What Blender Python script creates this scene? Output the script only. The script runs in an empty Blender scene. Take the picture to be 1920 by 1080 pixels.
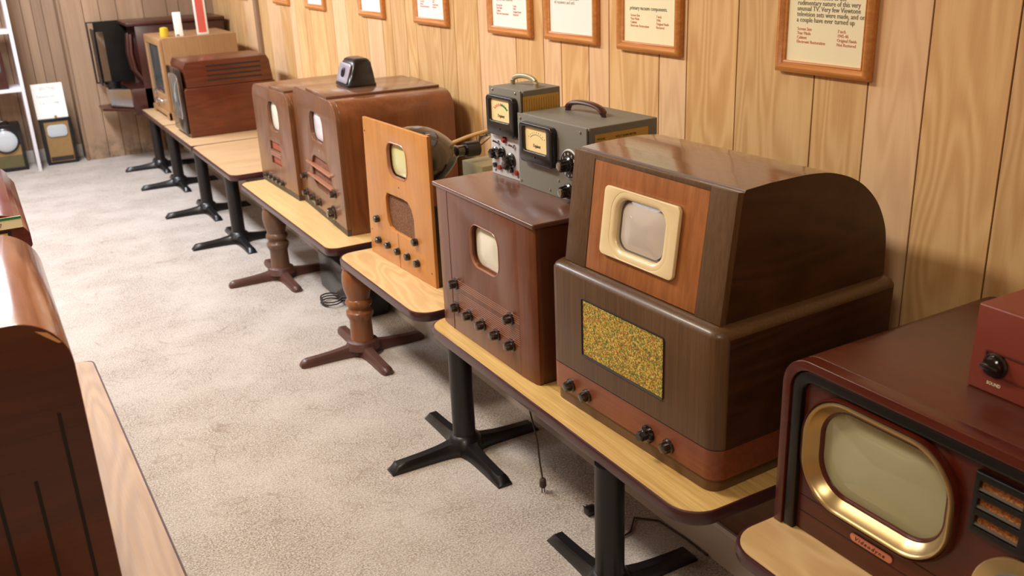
import bpy, bmesh, math, random
from mathutils import Vector, Matrix
random.seed(7)
SC = bpy.context.scene
COL = SC.collection
PI = math.pi
R = math.radians

# ------------------------------------------------------------------ colour
def lin(c):
    return tuple(((v/255)/12.92 if v/255 <= .04045 else ((v/255+.055)/1.055)**2.4) for v in c) + (1.0,)

# ------------------------------------------------------------------ materials
class NT:
    def __init__(s, name):
        s.m = bpy.data.materials.new(name); s.m.use_nodes = True
        s.t = s.m.node_tree; s.b = s.t.nodes['Principled BSDF']
    def n(s, kind, **kw):
        nd = s.t.nodes.new(kind)
        for k, v in kw.items():
            if k.startswith('i_'):
                nd.inputs[k[2:].replace('_', ' ')].default_value = v
            else: setattr(nd, k, v)
        return nd
    def l(s, a, b): s.t.links.new(a, b)
    def math(s, op, a, b=None, c=None, clamp=False):
        nd = s.n('ShaderNodeMath', operation=op, use_clamp=clamp)
        for i, v in enumerate((a, b, c)):
            if v is None: continue
            if hasattr(v, 'default_value'): s.l(v, nd.inputs[i])
            else: nd.inputs[i].default_value = v
        return nd.outputs[0]
    def mix(s, f, a, b, blend='MIX'):
        nd = s.n('ShaderNodeMix', data_type='RGBA', blend_type=blend)
        for i, v in ((0, f), (6, a), (7, b)):
            if hasattr(v, 'default_value'): s.l(v, nd.inputs[i])
            else: nd.inputs[i].default_value = v
        return nd.outputs[2]
    def ramp(s, f, stops, interp='LINEAR'):
        nd = s.n('ShaderNodeValToRGB'); cr = nd.color_ramp; cr.interpolation = interp
        while len(cr.elements) > 1: cr.elements.remove(cr.elements[-1])
        cr.elements[0].position = stops[0][0]; cr.elements[0].color = stops[0][1]
        for p, c in stops[1:]:
            e = cr.elements.new(p); e.color = c
        s.l(f, nd.inputs[0]); return nd.outputs[0]
    def obj(s): return s.n('ShaderNodeTexCoord').outputs['Object']
    def mapping(s, v, scale=(1,1,1), loc=(0,0,0), rot=(0,0,0)):
        nd = s.n('ShaderNodeMapping'); nd.inputs['Scale'].default_value = scale
        nd.inputs['Location'].default_value = loc; nd.inputs['Rotation'].default_value = rot
        s.l(v, nd.inputs['Vector']); return nd.outputs[0]
    def noise(s, v, scale, detail=2, rough=.5, dist=0.):
        nd = s.n('ShaderNodeTexNoise'); nd.inputs['Scale'].default_value = scale
        nd.inputs['Detail'].default_value = detail; nd.inputs['Roughness'].default_value = rough
        nd.inputs['Distortion'].default_value = dist
        s.l(v, nd.inputs['Vector']); return nd.outputs['Fac']
    def fin(s, col=None, rough=.5, metal=0., coat=0., coat_rough=.1, bump=None, bstr=.2, bdist=.002, spec=.5):
        b = s.b
        if col is not None:
            if hasattr(col, 'default_value'): s.l(col, b.inputs['Base Color'])
            else: b.inputs['Base Color'].default_value = col
        if hasattr(rough, 'default_value'): s.l(rough, b.inputs['Roughness'])
        else: b.inputs['Roughness'].default_value = rough
        b.inputs['Metallic'].default_value = metal
        b.inputs['Coat Weight'].default_value = coat; b.inputs['Coat Roughness'].default_value = coat_rough
        b.inputs['Specular IOR Level'].default_value = spec
        if bump is not None:
            nd = s.n('ShaderNodeBump'); nd.inputs['Strength'].default_value = bstr
            nd.inputs['Distance'].default_value = bdist; s.l(bump, nd.inputs['Height'])
            s.l(nd.outputs[0], b.inputs['Normal'])
        return s.m

def plain(name, c, rough=.5, metal=0., coat=0., var=.06, vs=40., spec=.5, bstr=0.):
    k = NT(name); o = k.obj()
    n = k.noise(o, vs, 3)
    f = k.math('MULTIPLY_ADD', n, 2*var, 1-var)
    col = k.mix(1.0, lin(c), f, 'MULTIPLY')
    return k.fin(col, rough, metal, coat, bump=n if bstr else None, bstr=bstr, spec=spec)

def wood(name, dark, light, axis='z', fig=.5, freq=1., rings=26., streak=90., rough=.4, coat=.25, coat_rough=.2,
         tone=False, worn=0., spec=.4, off=0., mottle=0., bstr=.08, figk=.55):
    """procedural veneer: stretched noise contours (cathedral figure) + fine streaks"""
    k = NT(name); o = k.obj()
    if tone:
        at = k.n('ShaderNodeAttribute', attribute_name='tone')
        cx = k.n('ShaderNodeCombineXYZ'); t = at.outputs['Fac']
        k.l(k.math('MULTIPLY', t, 37.), cx.inputs[0]); k.l(k.math('MULTIPLY', t, 91.), cx.inputs[1]); k.l(k.math('MULTIPLY', t, 53.), cx.inputs[2])
        ad = k.n('ShaderNodeVectorMath', operation='ADD'); k.l(o, ad.inputs[0]); k.l(cx.outputs[0], ad.inputs[1]); o = ad.outputs[0]
    i = 'xyz'.index(axis)
    s1 = [5.*freq]*3; s1[i] = .7*freq
    s2 = [streak]*3; s2[i] = 2.2
    s3 = [streak*3]*3; s3[i] = 9.
    v1 = k.mapping(o, s1, (off, off*.7, off*.3))
    n1 = k.noise(v1, 1., 2.5, .5, .35)
    sn = k.math('SINE', k.math('MULTIPLY', n1, rings*2.))
    f1 = k.math('MULTIPLY_ADD', sn, .5, .5)
    n2 = k.noise(k.mapping(o, s2), 1., 3, .6)
    n3 = k.noise(k.mapping(o, s3), 1., 2, .6)
    st = k.math('ADD', k.math('MULTIPLY', n2, .65), k.math('MULTIPLY', n3, .35))
    st = k.math('MULTIPLY_ADD', st, 2.6, -.8, clamp=True)
    low = k.noise(v1, .45, 2)
    lw = k.math('MULTIPLY_ADD', low, 2., -.5, clamp=True)
    f = k.math('ADD', k.math('MULTIPLY', f1, fig*figk), k.math('ADD', k.math('MULTIPLY', st, (1-fig)*.75), k.math('MULTIPLY', lw, .25+.2*fig)), clamp=True)
    col = k.mix(f, lin(dark), lin(light))
    if tone:
        tt = k.math('MULTIPLY_ADD', t, .24, .86)
        col = k.mix(1.0, col, tt, 'MULTIPLY')
        g = k.mix(k.math('GREATER_THAN', t, .72), col, lin((238, 205, 178)))
        col = k.mix(k.math('MULTIPLY', k.math('GREATER_THAN', t, .72), .35), col, g)
    if mottle:
        mn = k.noise(o, 9., 5, .65)
        mm = k.math('MULTIPLY_ADD', mn, 3., -1.2, clamp=True)
        col = k.mix(k.math('MULTIPLY', mm, mottle), col, lin(tuple(int(v*.55) for v in dark)))
    if worn:
        wn = k.noise(k.mapping(o, [3., 3., 3.]), 11., 6, .75)
        wm = k.math('MULTIPLY', k.math('GREATER_THAN', wn, .70), worn)
        col = k.mix(wm, col, lin(tuple(min(255, int(v*1.5+15)) for v in light)))
    rr = k.math('MULTIPLY_ADD', n2, .18, rough-.09)
    return k.fin(col, rr, 0., coat, coat_rough, bump=st, bstr=bstr, bdist=.0008, spec=spec)

M = {}
M['panel'] = wood('wall paneling', (202, 150, 92), (246, 208, 150), 'z', fig=.72, freq=.85, rings=58, streak=70, figk=.5, rough=.42, coat=.12, coat_rough=.35, tone=True)
M['groove'] = plain('panel groove', (84, 44, 28), .8)
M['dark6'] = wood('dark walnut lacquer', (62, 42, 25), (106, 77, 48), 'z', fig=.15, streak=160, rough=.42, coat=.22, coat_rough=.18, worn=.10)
M['dark6x'] = wood('dark walnut shaded sides', (54, 32, 18), (88, 55, 31), 'x', fig=.6, rings=40, streak=110, rough=.40, coat=.15, coat_rough=.2, mottle=.5)  # shade of the side faces put into this darker base colour
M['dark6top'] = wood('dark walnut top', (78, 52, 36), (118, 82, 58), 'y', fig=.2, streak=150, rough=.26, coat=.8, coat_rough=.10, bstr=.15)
M['mahog6'] = wood('orange mahogany veneer', (120, 68, 34), (178, 112, 60), 'z', fig=.2, streak=60, rough=.38, coat=.25)
M['band6'] = wood('red brown band', (112, 56, 34), (152, 84, 52), 'y', fig=.2, streak=90, rough=.4, coat=.3, mottle=.3)
M['base6'] = wood('worn base', (84, 60, 38), (116, 86, 56), 'y', fig=.2, streak=120, rough=.5, coat=.1)
M['cream'] = plain('cream plastic', (236, 214, 168), .3, coat=.3, var=.03, vs=8)
M['red5'] = wood('red brown cabinet', (76, 38, 20), (122, 69, 40), 'z', fig=.35, rings=40, streak=90, rough=.38, coat=.28, coat_rough=.16, worn=.1)
M['red5x'] = wood('red brown cabinet shaded side', (54, 22, 10), (86, 38, 18), 'z', fig=.2, streak=70, rough=.4, coat=.2)  # darker copy of the front colour, carrying the side's shade
M['red5top'] = wood('red brown cabinet top', (80, 50, 37), (112, 74, 56), 'y', fig=.2, streak=110, rough=.30, coat=.5, coat_rough=.2)
M['blonde'] = wood('blonde panel', (174, 112, 50), (208, 146, 76), 'z', fig=.3, rings=10, streak=45, rough=.4, coat=.25, mottle=.12)
M['wal3'] = wood('walnut front', (86, 53, 32), (136, 90, 58), 'z', fig=.45, rings=44, streak=70, rough=.36, coat=.35)
M['wal3x'] = wood('walnut side', (80, 42, 20), (134, 78, 42), 'z', fig=.4, rings=24, streak=40, rough=.3, coat=.4, coat_rough=.2)
M['lid3'] = wood('walnut lid', (92, 60, 46), (134, 94, 72), 'x', fig=.2, streak=90, rough=.25, coat=.5, coat_rough=.1)
M['base3'] = plain('dark grey plinth', (78, 66, 54), .6)
M['slat'] = wood('red mahogany', (70, 28, 12), (114, 54, 27), 'x', fig=.5, rings=40, streak=60, rough=.34, coat=.3, mottle=.3)
M['oak'] = wood('light oak cabinet', (146, 108, 70), (184, 142, 98), 'z', fig=.2, streak=90, rough=.45, coat=.15)
M['maroon'] = wood('maroon mahogany', (60, 16, 6), (94, 31, 14), 'y', fig=.15, streak=70, rough=.34, coat=.35, coat_rough=.2)
M['maroontop'] = wood('worn maroon top', (72, 32, 20), (104, 51, 33), 'y', fig=.1, streak=60, rough=.36, coat=.3, coat_rough=.28, mottle=.35)
M['redbox'] = plain('red brown painted metal', (126, 54, 38), .45, var=.08, vs=14, coat=.1, bstr=.1)
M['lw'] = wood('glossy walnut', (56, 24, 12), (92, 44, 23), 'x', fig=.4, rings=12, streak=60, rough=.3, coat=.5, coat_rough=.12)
M['lwtop'] = wood('glossy walnut lit top', (128, 72, 48), (176, 116, 84), 'y', fig=.1, streak=30, rough=.22, coat=.7, coat_rough=.12, bstr=.02)  # top glare put into a lighter base than the end face
M['lred'] = wood('dark red console wood', (72, 26, 24), (108, 46, 40), 'y', fig=.1, streak=80, rough=.22, coat=.6, coat_rough=.12, bstr=.15)
M['farred'] = wood('far red console wood', (48, 17, 12), (74, 32, 22), 'z', fig=.2, streak=60, rough=.35, coat=.3)
M['lam4'] = wood('yellow oak laminate', (172, 126, 62), (240, 206, 132), 'y', fig=.08, rings=18, streak=120, rough=.38, coat=.15, coat_rough=.3, bstr=.04)
M['lam3'] = wood('figured oak laminate', (190, 148, 96), (230, 196, 142), 'y', fig=.7, freq=1.3, rings=60, streak=100, rough=.38, coat=.15, coat_rough=.3, bstr=.04)
M['lam2'] = wood('fine oak laminate', (200, 160, 102), (232, 200, 140), 'y', fig=.2, rings=16, streak=120, rough=.36, coat=.2, coat_rough=.3, bstr=.04)
M['lam1'] = wood('pale oak laminate', (182, 146, 106), (218, 186, 142), 'x', fig=.25, rings=12, streak=50, rough=.38, coat=.2, coat_rough=.3, bstr=.04)
M['lamL'] = wood('greyed oak laminate', (138, 108, 82), (188, 156, 122), 'y', fig=.5, rings=50, streak=90, rough=.5, coat=.0, coat_rough=.2, bstr=.04, spec=.25)
M['edge'] = plain('maroon vinyl edge', (68, 36, 38), .32, coat=.3, var=.04)
M['under'] = plain('grey underside', (128, 116, 104), .7)
M['blackmetal'] = plain('black painted steel', (20, 20, 22), .34, coat=.1, var=.1)
M['brownmetal'] = plain('brown painted steel', (84, 52, 44), .42, coat=.1, var=.1)
M['turned'] = wood('turned post', (96, 54, 28), (158, 98, 56), 'z', fig=.4, rings=10, streak=50, rough=.34, coat=.35)
M['turned2'] = wood('turned post dull', (76, 54, 38), (122, 90, 66), 'z', fig=.3, rings=10, streak=50, rough=.4, coat=.2)
M['knob'] = plain('brown bakelite', (40, 28, 24), .22, coat=.5)
M['knobblack'] = plain('black bakelite', (22, 18, 18), .2, coat=.5)
M['black'] = plain('black plastic', (16, 16, 18), .3, coat=.2)
M['blackworn'] = wood('worn black lacquer', (10, 9, 9), (20, 17, 15), 'y', fig=.1, streak=40, rough=.4, coat=.12)
M['screw'] = plain('steel screw', (170, 160, 140), .3, metal=.9)
M['brass'] = plain('gold metal', (188, 162, 114), .28, metal=.75, var=.1, vs=12)
M['chrome'] = plain('chrome', (200, 200, 205), .14, metal=1.)
M['grey'] = plain('grey hammertone paint', (118, 116, 108), .5, var=.10, vs=260, bstr=.15)
M['greytop'] = M['grey']
M['silverpanel'] = plain('pale grey meter panel', (186, 186, 192), .4, var=.05)
M['dial'] = plain('aged dial paper', (240, 216, 160), .5, var=.04)
M['ylabel'] = plain('yellowed paper label', (206, 164, 80), .6, var=.12, vs=30)
M['ink'] = plain('dark ink', (52, 40, 34), .7)
M['redink'] = plain('faded red ink', (218, 142, 118), .7)
M['greyink'] = plain('grey ink', (122, 122, 108), .7)
M['paleink'] = plain('pale ink', (176, 170, 160), .7)
M['paper'] = plain('warm-tinted paper', (250, 240, 202), .6, var=.01)  # warm light on the near cards put into this paper tint
M['paperwhite'] = plain('white paper', (250, 247, 240), .6, var=.01)
M['frame'] = wood('oak picture frame', (186, 112, 54), (228, 162, 92), 'y', fig=.2, streak=70, rough=.35, coat=.3)
M['white'] = plain('white paint', (232, 230, 236), .35, var=.02)
M['whitebase'] = plain('pale vinyl baseboard', (206, 196, 184), .4, var=.05, vs=6)
M['lowpanel'] = wood('brown lower panel', (92, 58, 38), (124, 84, 56), 'y', fig=.5, rings=12, streak=50, rough=.5, coat=.1, mottle=.3)
M['copper'] = plain('copper plaque', (212, 132, 104), .45, metal=.2, var=.04)
M['chassis'] = plain('dark chassis metal', (52, 46, 42), .5, metal=.4, var=.2)
M['olive'] = plain('drab transformer paint', (152, 142, 108), .5, var=.08)
M['crt'] = plain('graphite coated tube glass', (38, 34, 28), .14, coat=.6, var=.25, vs=8)
M['wire'] = plain('brown cloth cord', (70, 50, 40), .7)
M['dark'] = plain('dark recess', (24, 17, 14), .7)
M['green'] = plain('green strip', (40, 130, 80), .5)
M['redcard'] = plain('red printed card', (222, 98, 86), .5)
M['yellow'] = plain('yellow plastic', (214, 184, 50), .4)
M['goldfront'] = plain('gold grille cloth', (150, 116, 70), .5, var=.15, vs=60)
M['olivefront'] = plain('olive lower panel', (92, 84, 52), .5)
M['ceiling'] = plain('ceiling white', (225, 222, 216), .8)
M['orangered'] = plain('orange dial scale', (150, 74, 54), .5)
M['barwood'] = plain('pale bar wood', (168, 112, 86), .35, coat=.3)
M['darkred'] = plain('red indicator', (150, 40, 30), .3)
M['glassdark'] = plain('dark mirror glass', (120, 128, 126), .06, metal=.6, var=.1, vs=5)

def screenmat(name, c, rough=.18, var=.06):
    k = NT(name); o = k.obj(); n = k.noise(o, 12, 3)
    col = k.mix(1.0, lin(c), k.math('MULTIPLY_ADD', n, 2*var, 1-var), 'MULTIPLY')
    return k.fin(col, .6, 0, 1.0, .04, spec=.5)
M['scr6'] = screenmat('tube phosphor grey', (196, 186, 176))
M['scr5'] = screenmat('tube phosphor cream', (226, 222, 202))
M['scr4'] = screenmat('tube phosphor green', (206, 202, 142))
M['scr3'] = screenmat('tube phosphor white', (226, 222, 228))
M['scrv'] = screenmat('tube phosphor olive', (168, 166, 128))
M['scrf'] = screenmat('tube phosphor pale', (190, 196, 200))
M['rimglass'] = plain('dark tube rim', (66, 66, 80), .08, coat=1., var=.1)

def cloth(name, cols, cell=.0026, rough=.8):
    k = NT(name); o = k.obj()
    sn = k.n('ShaderNodeVectorMath', operation='SNAP'); k.l(o, sn.inputs[0]); sn.inputs[1].default_value = (cell*4, cell, cell)
    wn = k.n('ShaderNodeTexWhiteNoise', noise_dimensions='3D'); k.l(sn.outputs[0], wn.inputs[0])
    st = [(i/len(cols), lin(c)) for i, c in enumerate(cols)]
    col = k.ramp(wn.outputs[0], st, 'CONSTANT')
    return k.fin(col, rough, bump=wn.outputs[0], bstr=.4, bdist=.001)
M['cloth6'] = cloth('gold green grille cloth', [(214, 180, 66), (170, 144, 50), (104, 122, 52), (226, 196, 98), (190, 100, 46), (140, 140, 62), (190, 156, 60), (90, 96, 42)], .0030)
M['cloth4'] = cloth('brown grille cloth', [(120, 80, 50), (92, 60, 38), (136, 96, 62), (104, 68, 44)], .003)
M['cloth3'] = cloth('walnut grille cloth', [(128, 82, 60), (104, 64, 46), (140, 92, 68)], .004)
M['clothv'] = cloth('amber grille cloth', [(188, 118, 60), (150, 88, 42), (206, 140, 76)], .0025)

# carpet
k = NT('beige loop carpet'); o = k.obj()
sp = k.noise(o, 175., 3, .85)
sp2 = k.noise(o, 60., 3, .7)
base = k.mix(k.math('MULTIPLY_ADD', sp, 4., -1.5, clamp=True), lin((124, 108, 95)), lin((212, 203, 194)))
base = k.mix(k.math('MULTIPLY', k.math('MULTIPLY_ADD', sp2, 6., -3.2, clamp=True), .5), base, lin((140, 104, 82)))
sw = k.noise(k.mapping(o, (1., 1., 1.), (3.3, 1.7, 0)), 2.6, 2.5, .5, 2.2)
ln1 = k.math('ABSOLUTE', k.math('SINE', k.math('MULTIPLY', sw, 21.)))
ln_ = k.math('MULTIPLY_ADD', ln1, -6., 1.3, clamp=True)
brk = k.math('MULTIPLY_ADD', k.noise(o, 9., 3, .7), 5., -1.9, clamp=True)
col = k.mix(k.math('MULTIPLY', k.math('MULTIPLY', ln_, brk), .5), base, lin((134, 112, 100)))
blot = k.noise(o, 3.2, 4, .6)
col = k.mix(k.math('MULTIPLY_ADD', blot, 1.4, -.55, clamp=True), col, lin((214, 204, 196)))
M['carpet'] = k.fin(col, .95, bump=sp, bstr=.6, bdist=.004, spec=.2)

# far wall paneling (less warm light put into its taupe tone, stained low down)
k = NT('cool-tinted paneling'); o = k.obj()
at = k.n('ShaderNodeAttribute', attribute_name='tone'); t = at.outputs['Fac']
n2 = k.noise(k.mapping(o, (60, 60, 2.)), 1., 3, .6)
n1 = k.noise(k.mapping(o, (7, 7, 1.)), 1., 3, .5)
col = k.mix(k.math('ADD', k.math('MULTIPLY', n2, .5), k.math('MULTIPLY', n1, .5)), lin((124, 96, 72)), lin((192, 160, 130)))
col = k.mix(1.0, col, k.math('MULTIPLY_ADD', t, .3, .82), 'MULTIPLY')
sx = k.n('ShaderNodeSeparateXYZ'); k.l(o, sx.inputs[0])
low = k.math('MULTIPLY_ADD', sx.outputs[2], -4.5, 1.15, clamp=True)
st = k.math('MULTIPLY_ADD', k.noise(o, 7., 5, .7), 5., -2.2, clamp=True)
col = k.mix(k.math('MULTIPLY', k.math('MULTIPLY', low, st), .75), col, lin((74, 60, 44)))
M['farpanel'] = k.fin(col, .5)

# ------------------------------------------------------------------ mesh builder
def finish(me, ang=32):
    for p in me.polygons: p.use_smooth = True
    me.set_sharp_from_angle(angle=R(ang))

class MB:
    def __init__(s): s.bm = bmesh.new(); s.mi = 0
    def _mark(s, n0):
        for f in s.bm.faces:
            if f.index < 0 or True: pass
    def add_bm(s, b2, mat=None):
        me = bpy.data.meshes.new('t'); b2.to_mesh(me); b2.free(); s.add_mesh(me, mat)
    def add_mesh(s, me, mat=None):
        if mat is None: mat = s.mi
        for p in me.polygons: p.material_index = mat
        s.bm.from_mesh(me); bpy.data.meshes.remove(me)
    def box(s, x0, x1, y0, y1, z0, z1, bev=0., seg=2, mat=None, rot=None):
        b = bmesh.new(); bmesh.ops.create_cube(b, size=1.)
        bmesh.ops.scale(b, vec=(abs(x1-x0), abs(y1-y0), abs(z1-z0)), verts=b.verts)
        if bev: bmesh.ops.bevel(b, geom=list(b.edges), offset=bev, segments=seg, profile=.5, affect='EDGES', clamp_overlap=True)
        if rot is not None: bmesh.ops.transform(b, matrix=rot, verts=b.verts)
        bmesh.ops.translate(b, vec=((x0+x1)/2, (y0+y1)/2, (z0+z1)/2), verts=b.verts)
        s.add_bm(b, mat); return s
    def plate(s, outer, holes=(), a0=0., a1=.01, bev=0., plane='yz', mat=None, res=2):
        """flat plate with holes; outer/holes = 2D loops; extruded a0..a1 along the third axis"""
        cu = bpy.data.curves.new('c', 'CURVE'); cu.dimensions = '2D'; cu.fill_mode = 'BOTH'
        cu.extrude = max((a1-a0)/2 - bev, 1e-5); cu.bevel_depth = bev; cu.bevel_resolution = res; cu.offset = -bev
        for lp in [outer]+list(holes):
            sp = cu.splines.new('POLY'); sp.points.add(len(lp)-1)
            for p, q in zip(sp.points, lp): p.co = (q[0], q[1], 0, 1)
            sp.use_cyclic_u = True
        ob = bpy.data.objects.new('c', cu); COL.objects.link(ob)
        dg = bpy.context.evaluated_depsgraph_get(); me = bpy.data.meshes.new_from_object(ob.evaluated_get(dg))
        bpy.data.objects.remove(ob); bpy.data.curves.remove(cu)
        m = (a0+a1)/2
        for v in me.vertices:
            u, w, t = v.co
            if plane == 'yz': v.co = (t+m, u, w)
            elif plane == 'xy': v.co = (u, w, t+m)
            else: v.co = (u, -t+m, w)      # xz
        s.add_mesh(me, mat)
        bmesh.ops.remove_doubles(s.bm, verts=s.bm.verts, dist=1e-6)
        return s
    def lathe(s, prof, o=(0,0,0), axis='z', n=24, mat=None, lobes=0, amp=0.):
        """prof = [(r, h)]; closed with caps"""
        b = bmesh.new(); rows = []
        for r, h in prof:
            row = []
            for i in range(n):
                a = 2*PI*i/n
                rr = r*(1-amp*(.5+.5*math.cos(lobes*a))) if lobes else r
                c, d = rr*math.cos(a), rr*math.sin(a)
                if axis == 'z': p = (c, d, h)
                elif axis == 'x': p = (h, c, d)
                else: p = (d, h, c)
                row.append(b.verts.new((p[0]+o[0], p[1]+o[1], p[2]+o[2])))
            rows.append(row)
        for a, c in zip(rows, rows[1:]):
            for i in range(n): b.faces.new((a[i], a[(i+1) % n], c[(i+1) % n], c[i]))
        b.faces.new(rows[0][::-1]); b.faces.new(rows[-1])
        bmesh.ops.recalc_face_normals(b, faces=b.faces)
        s.add_bm(b, mat); return s
    def tube(s, pts, r, n=8, mat=None, flat=None):
        b = bmesh.new(); rows = []; pts = [Vector(p) for p in pts]
        for i, p in enumerate(pts):
            d = (pts[min(i+1, len(pts)-1)]-pts[max(i-1, 0)]).normalized()
            up = Vector((0, 0, 1)) if abs(d.z) < .95 else Vector((1, 0, 0))
            e1 = d.cross(up).normalized(); e2 = e1.cross(d).normalized()
            rx, ry = (flat if flat else (r, r))
            rows.append([b.verts.new(p+e1*rx*math.cos(2*PI*j/n)+e2*ry*math.sin(2*PI*j/n)) for j in range(n)])
        for a, c in zip(rows, rows[1:]):
            for i in range(n): b.faces.new((a[i], a[(i+1) % n], c[(i+1) % n], c[i]))
        b.faces.new(rows[0][::-1]); b.faces.new(rows[-1])
        bmesh.ops.recalc_face_normals(b, faces=b.faces)
        s.add_bm(b, mat); return s
    def loft(s, rows, closed=True, caps=True, mat=None):
        b = bmesh.new(); R_ = [[b.verts.new(p) for p in r] for r in rows]; n = len(R_[0])
        for a, c in zip(R_, R_[1:]):
            for i in range(n if closed else n-1): b.faces.new((a[i], a[(i+1) % n], c[(i+1) % n], c[i]))
        if caps and closed: b.faces.new(R_[0][::-1]); b.faces.new(R_[-1])
        bmesh.ops.recalc_face_normals(b, faces=b.faces)
        s.add_bm(b, mat); return s
    def ring(s, cy, cz, w, h, r, prof, seg=8, mat=None, closed_prof=True, sharp=False):
        """sweep a profile [(offset outward, x)] round a rounded rectangle in the yz plane"""
        rows = []
        for off, x in prof:
            rows.append([(x, y, z) for y, z in rrect(cy, cz, w+2*off, h+2*off, .0008 if sharp else max(r+off, .001), seg)])
        b = bmesh.new(); R_ = [[b.verts.new(p) for p in q] for q in rows]; n = len(R_[0])
        m = len(R_)
        for j in range(m if closed_prof else m-1):
            a, c = R_[j], R_[(j+1) % m]
            for i in range(n): b.faces.new((a[i], a[(i+1) % n], c[(i+1) % n], c[i]))
        bmesh.ops.recalc_face_normals(b, faces=b.faces)
        s.add_bm(b, mat); return s
    def screen(s, cy, cz, w, h, r, x, bulge, rim=0., seg=8, rings=8):
        """bulging picture tube face; the outer rim ring takes material 1"""
        b = bmesh.new(); rows = []
        for j in range(rings+1):
            t = 1-j/(rings+.35)
            rows.append([b.verts.new((x-bulge*(1-t*t), cy+(y)*t, cz+(z)*t)) for y, z in rrect(0, 0, w, h, r, seg)])
        n = len(rows[0])
        for q, (a, c) in enumerate(zip(rows, rows[1:])):
            for i in range(n):
                f = b.faces.new((a[i], a[(i+1) % n], c[(i+1) % n], c[i])); f.smooth = True
                f.material_index = 1 if (rim and q < rim) else 0
        b.faces.new(rows[-1])
        back = [b.verts.new((x+.004, v.co.y, v.co.z)) for v in rows[0]]
        for i in range(n): b.faces.new((rows[0][(i+1) % n], rows[0][i], back[i], back[(i+1) % n]))
        b.faces.new(back)
        bmesh.ops.recalc_face_normals(b, faces=b.faces)
        me = bpy.data.meshes.new('t'); b.to_mesh(me); b.free(); s.bm.from_mesh(me); bpy.data.meshes.remove(me)
        return s
    def text(s, body, y, z, size, x=0., face='-x', shear=0., ext=.0004, align='LEFT', mat=None, space=1., sx=1.):
        cu = bpy.data.curves.new('f', 'FONT'); cu.body = body; cu.size = size; cu.shear = shear; cu.extrude = ext
        cu.align_x = align; cu.space_character = space; cu.resolution_u = 2
        ob = bpy.data.objects.new('f', cu); COL.objects.link(ob)
        dg = bpy.context.evaluated_depsgraph_get(); me = bpy.data.meshes.new_from_object(ob.evaluated_get(dg))
        bpy.data.objects.remove(ob); bpy.data.curves.remove(cu)
        for v in me.vertices:
            u, w, t = v.co; u *= sx
            if face == '-x': v.co = (x-t, y-u, z+w)
            else: v.co = (y+u, x-t, z+w)
        s.add_mesh(me, mat); return s
    def xf(s, mtx): bmesh.ops.transform(s.bm, matrix=mtx, verts=s.bm.verts); return s
    def build(s, name, mats, parent=None, loc=(0,0,0), rz=0., ang=32, label=None):
        me = bpy.data.meshes.new(name); s.bm.to_mesh(me); s.bm.free()
        if not isinstance(mats, (list, tuple)): mats = [mats]
        for m in mats: me.materials.append(M[m] if isinstance(m, str) else m)
        finish(me, ang)
        ob = bpy.data.objects.new(name, me); COL.objects.link(ob)
        ob.location = loc; ob.rotation_euler = (0, 0, rz)
        if parent: ob.parent = parent
        if label: ob['label'] = label
        return ob

def rrect(cy, cz, w, h, r, seg=6):
    r = min(r, w/2-1e-5, h/2-1e-5); out = []
    for sx, sz, a0 in ((1, 1, 0), (-1, 1, 90), (-1, -1, 180), (1, -1, 270)):
        for i in range(seg+1):
            a = R(a0+90*i/seg)
            out.append((cy+sx*(w/2-r)+r*math.cos(a), cz+sz*(h/2-r)+r*math.sin(a)))
    return out
def rect(y0, y1, z0, z1): return [(y0, z0), (y1, z0), (y1, z1), (y0, z1)]
def arch(y0, y1, z0, z1, r, seg=8):
    """rectangle with rounded top corners"""
    o = [(y0, z0), (y1, z0)]
    o += [(y1-r+r*math.cos(R(90*i/seg)), z1-r+r*math.sin(R(90*i/seg))) for i in range(seg+1)]
    o += [(y0+r+r*math.cos(R(90+90*i/seg)), z1-r+r*math.sin(R(90+90*i/seg))) for i in range(seg+1)]
    return o

def uarch(W, H, d0, d1, r0, r1, seg=10):
    def a(d, r):
        return [(W/2-d, 0)] + [(W/2-d-r+r*math.cos(R(90*i/seg)), H-d-r+r*math.sin(R(90*i/seg))) for i in range(seg+1)] + \
               [(-W/2+d+r+r*math.cos(R(90+90*i/seg)), H-d-r+r*math.sin(R(90+90*i/seg))) for i in range(seg+1)] + [(-W/2+d, 0)]
    return a(d0, r0)+a(d1, r1)[::-1]
def tag(o, label, cat, group=None):
    o['label'] = label; o['category'] = cat
    if group: o['group'] = group
    return o
def thing(name, label, cat, loc=(0,0,0), rz=0., group=None):
    o = bpy.data.objects.new(name, None); o.empty_display_size = .05; COL.objects.link(o)
    o.location = loc; o.rotation_euler = (0, 0, rz)
    return tag(o, label, cat, group)
def struct(o): o['kind'] = 'structure'; return o

def knob(par, y, z, r=.014, d=.022, mat='knob', x0=0., lobes=8, flange=True, name='knob', amp=.18, label=None):
    m = MB()
    pr = []
    if flange: pr += [(r*1.25, x0), (r*1.25, x0-d*.18), (r*1.02, x0-d*.3)]
    else: pr += [(r, x0), (r, x0-d*.25)]
    m.lathe(pr, (0, y, z), 'x', 24)
    m.lathe([(r, x0-d*.22), (r*.96, x0-d*.8), (r*.82, x0-d*.96), (r*.45, x0-d)], (0, y, z), 'x', lobes*4 if lobes else 24, lobes=lobes, amp=amp)
    return m.build(name, mat, par, label=label)

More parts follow.
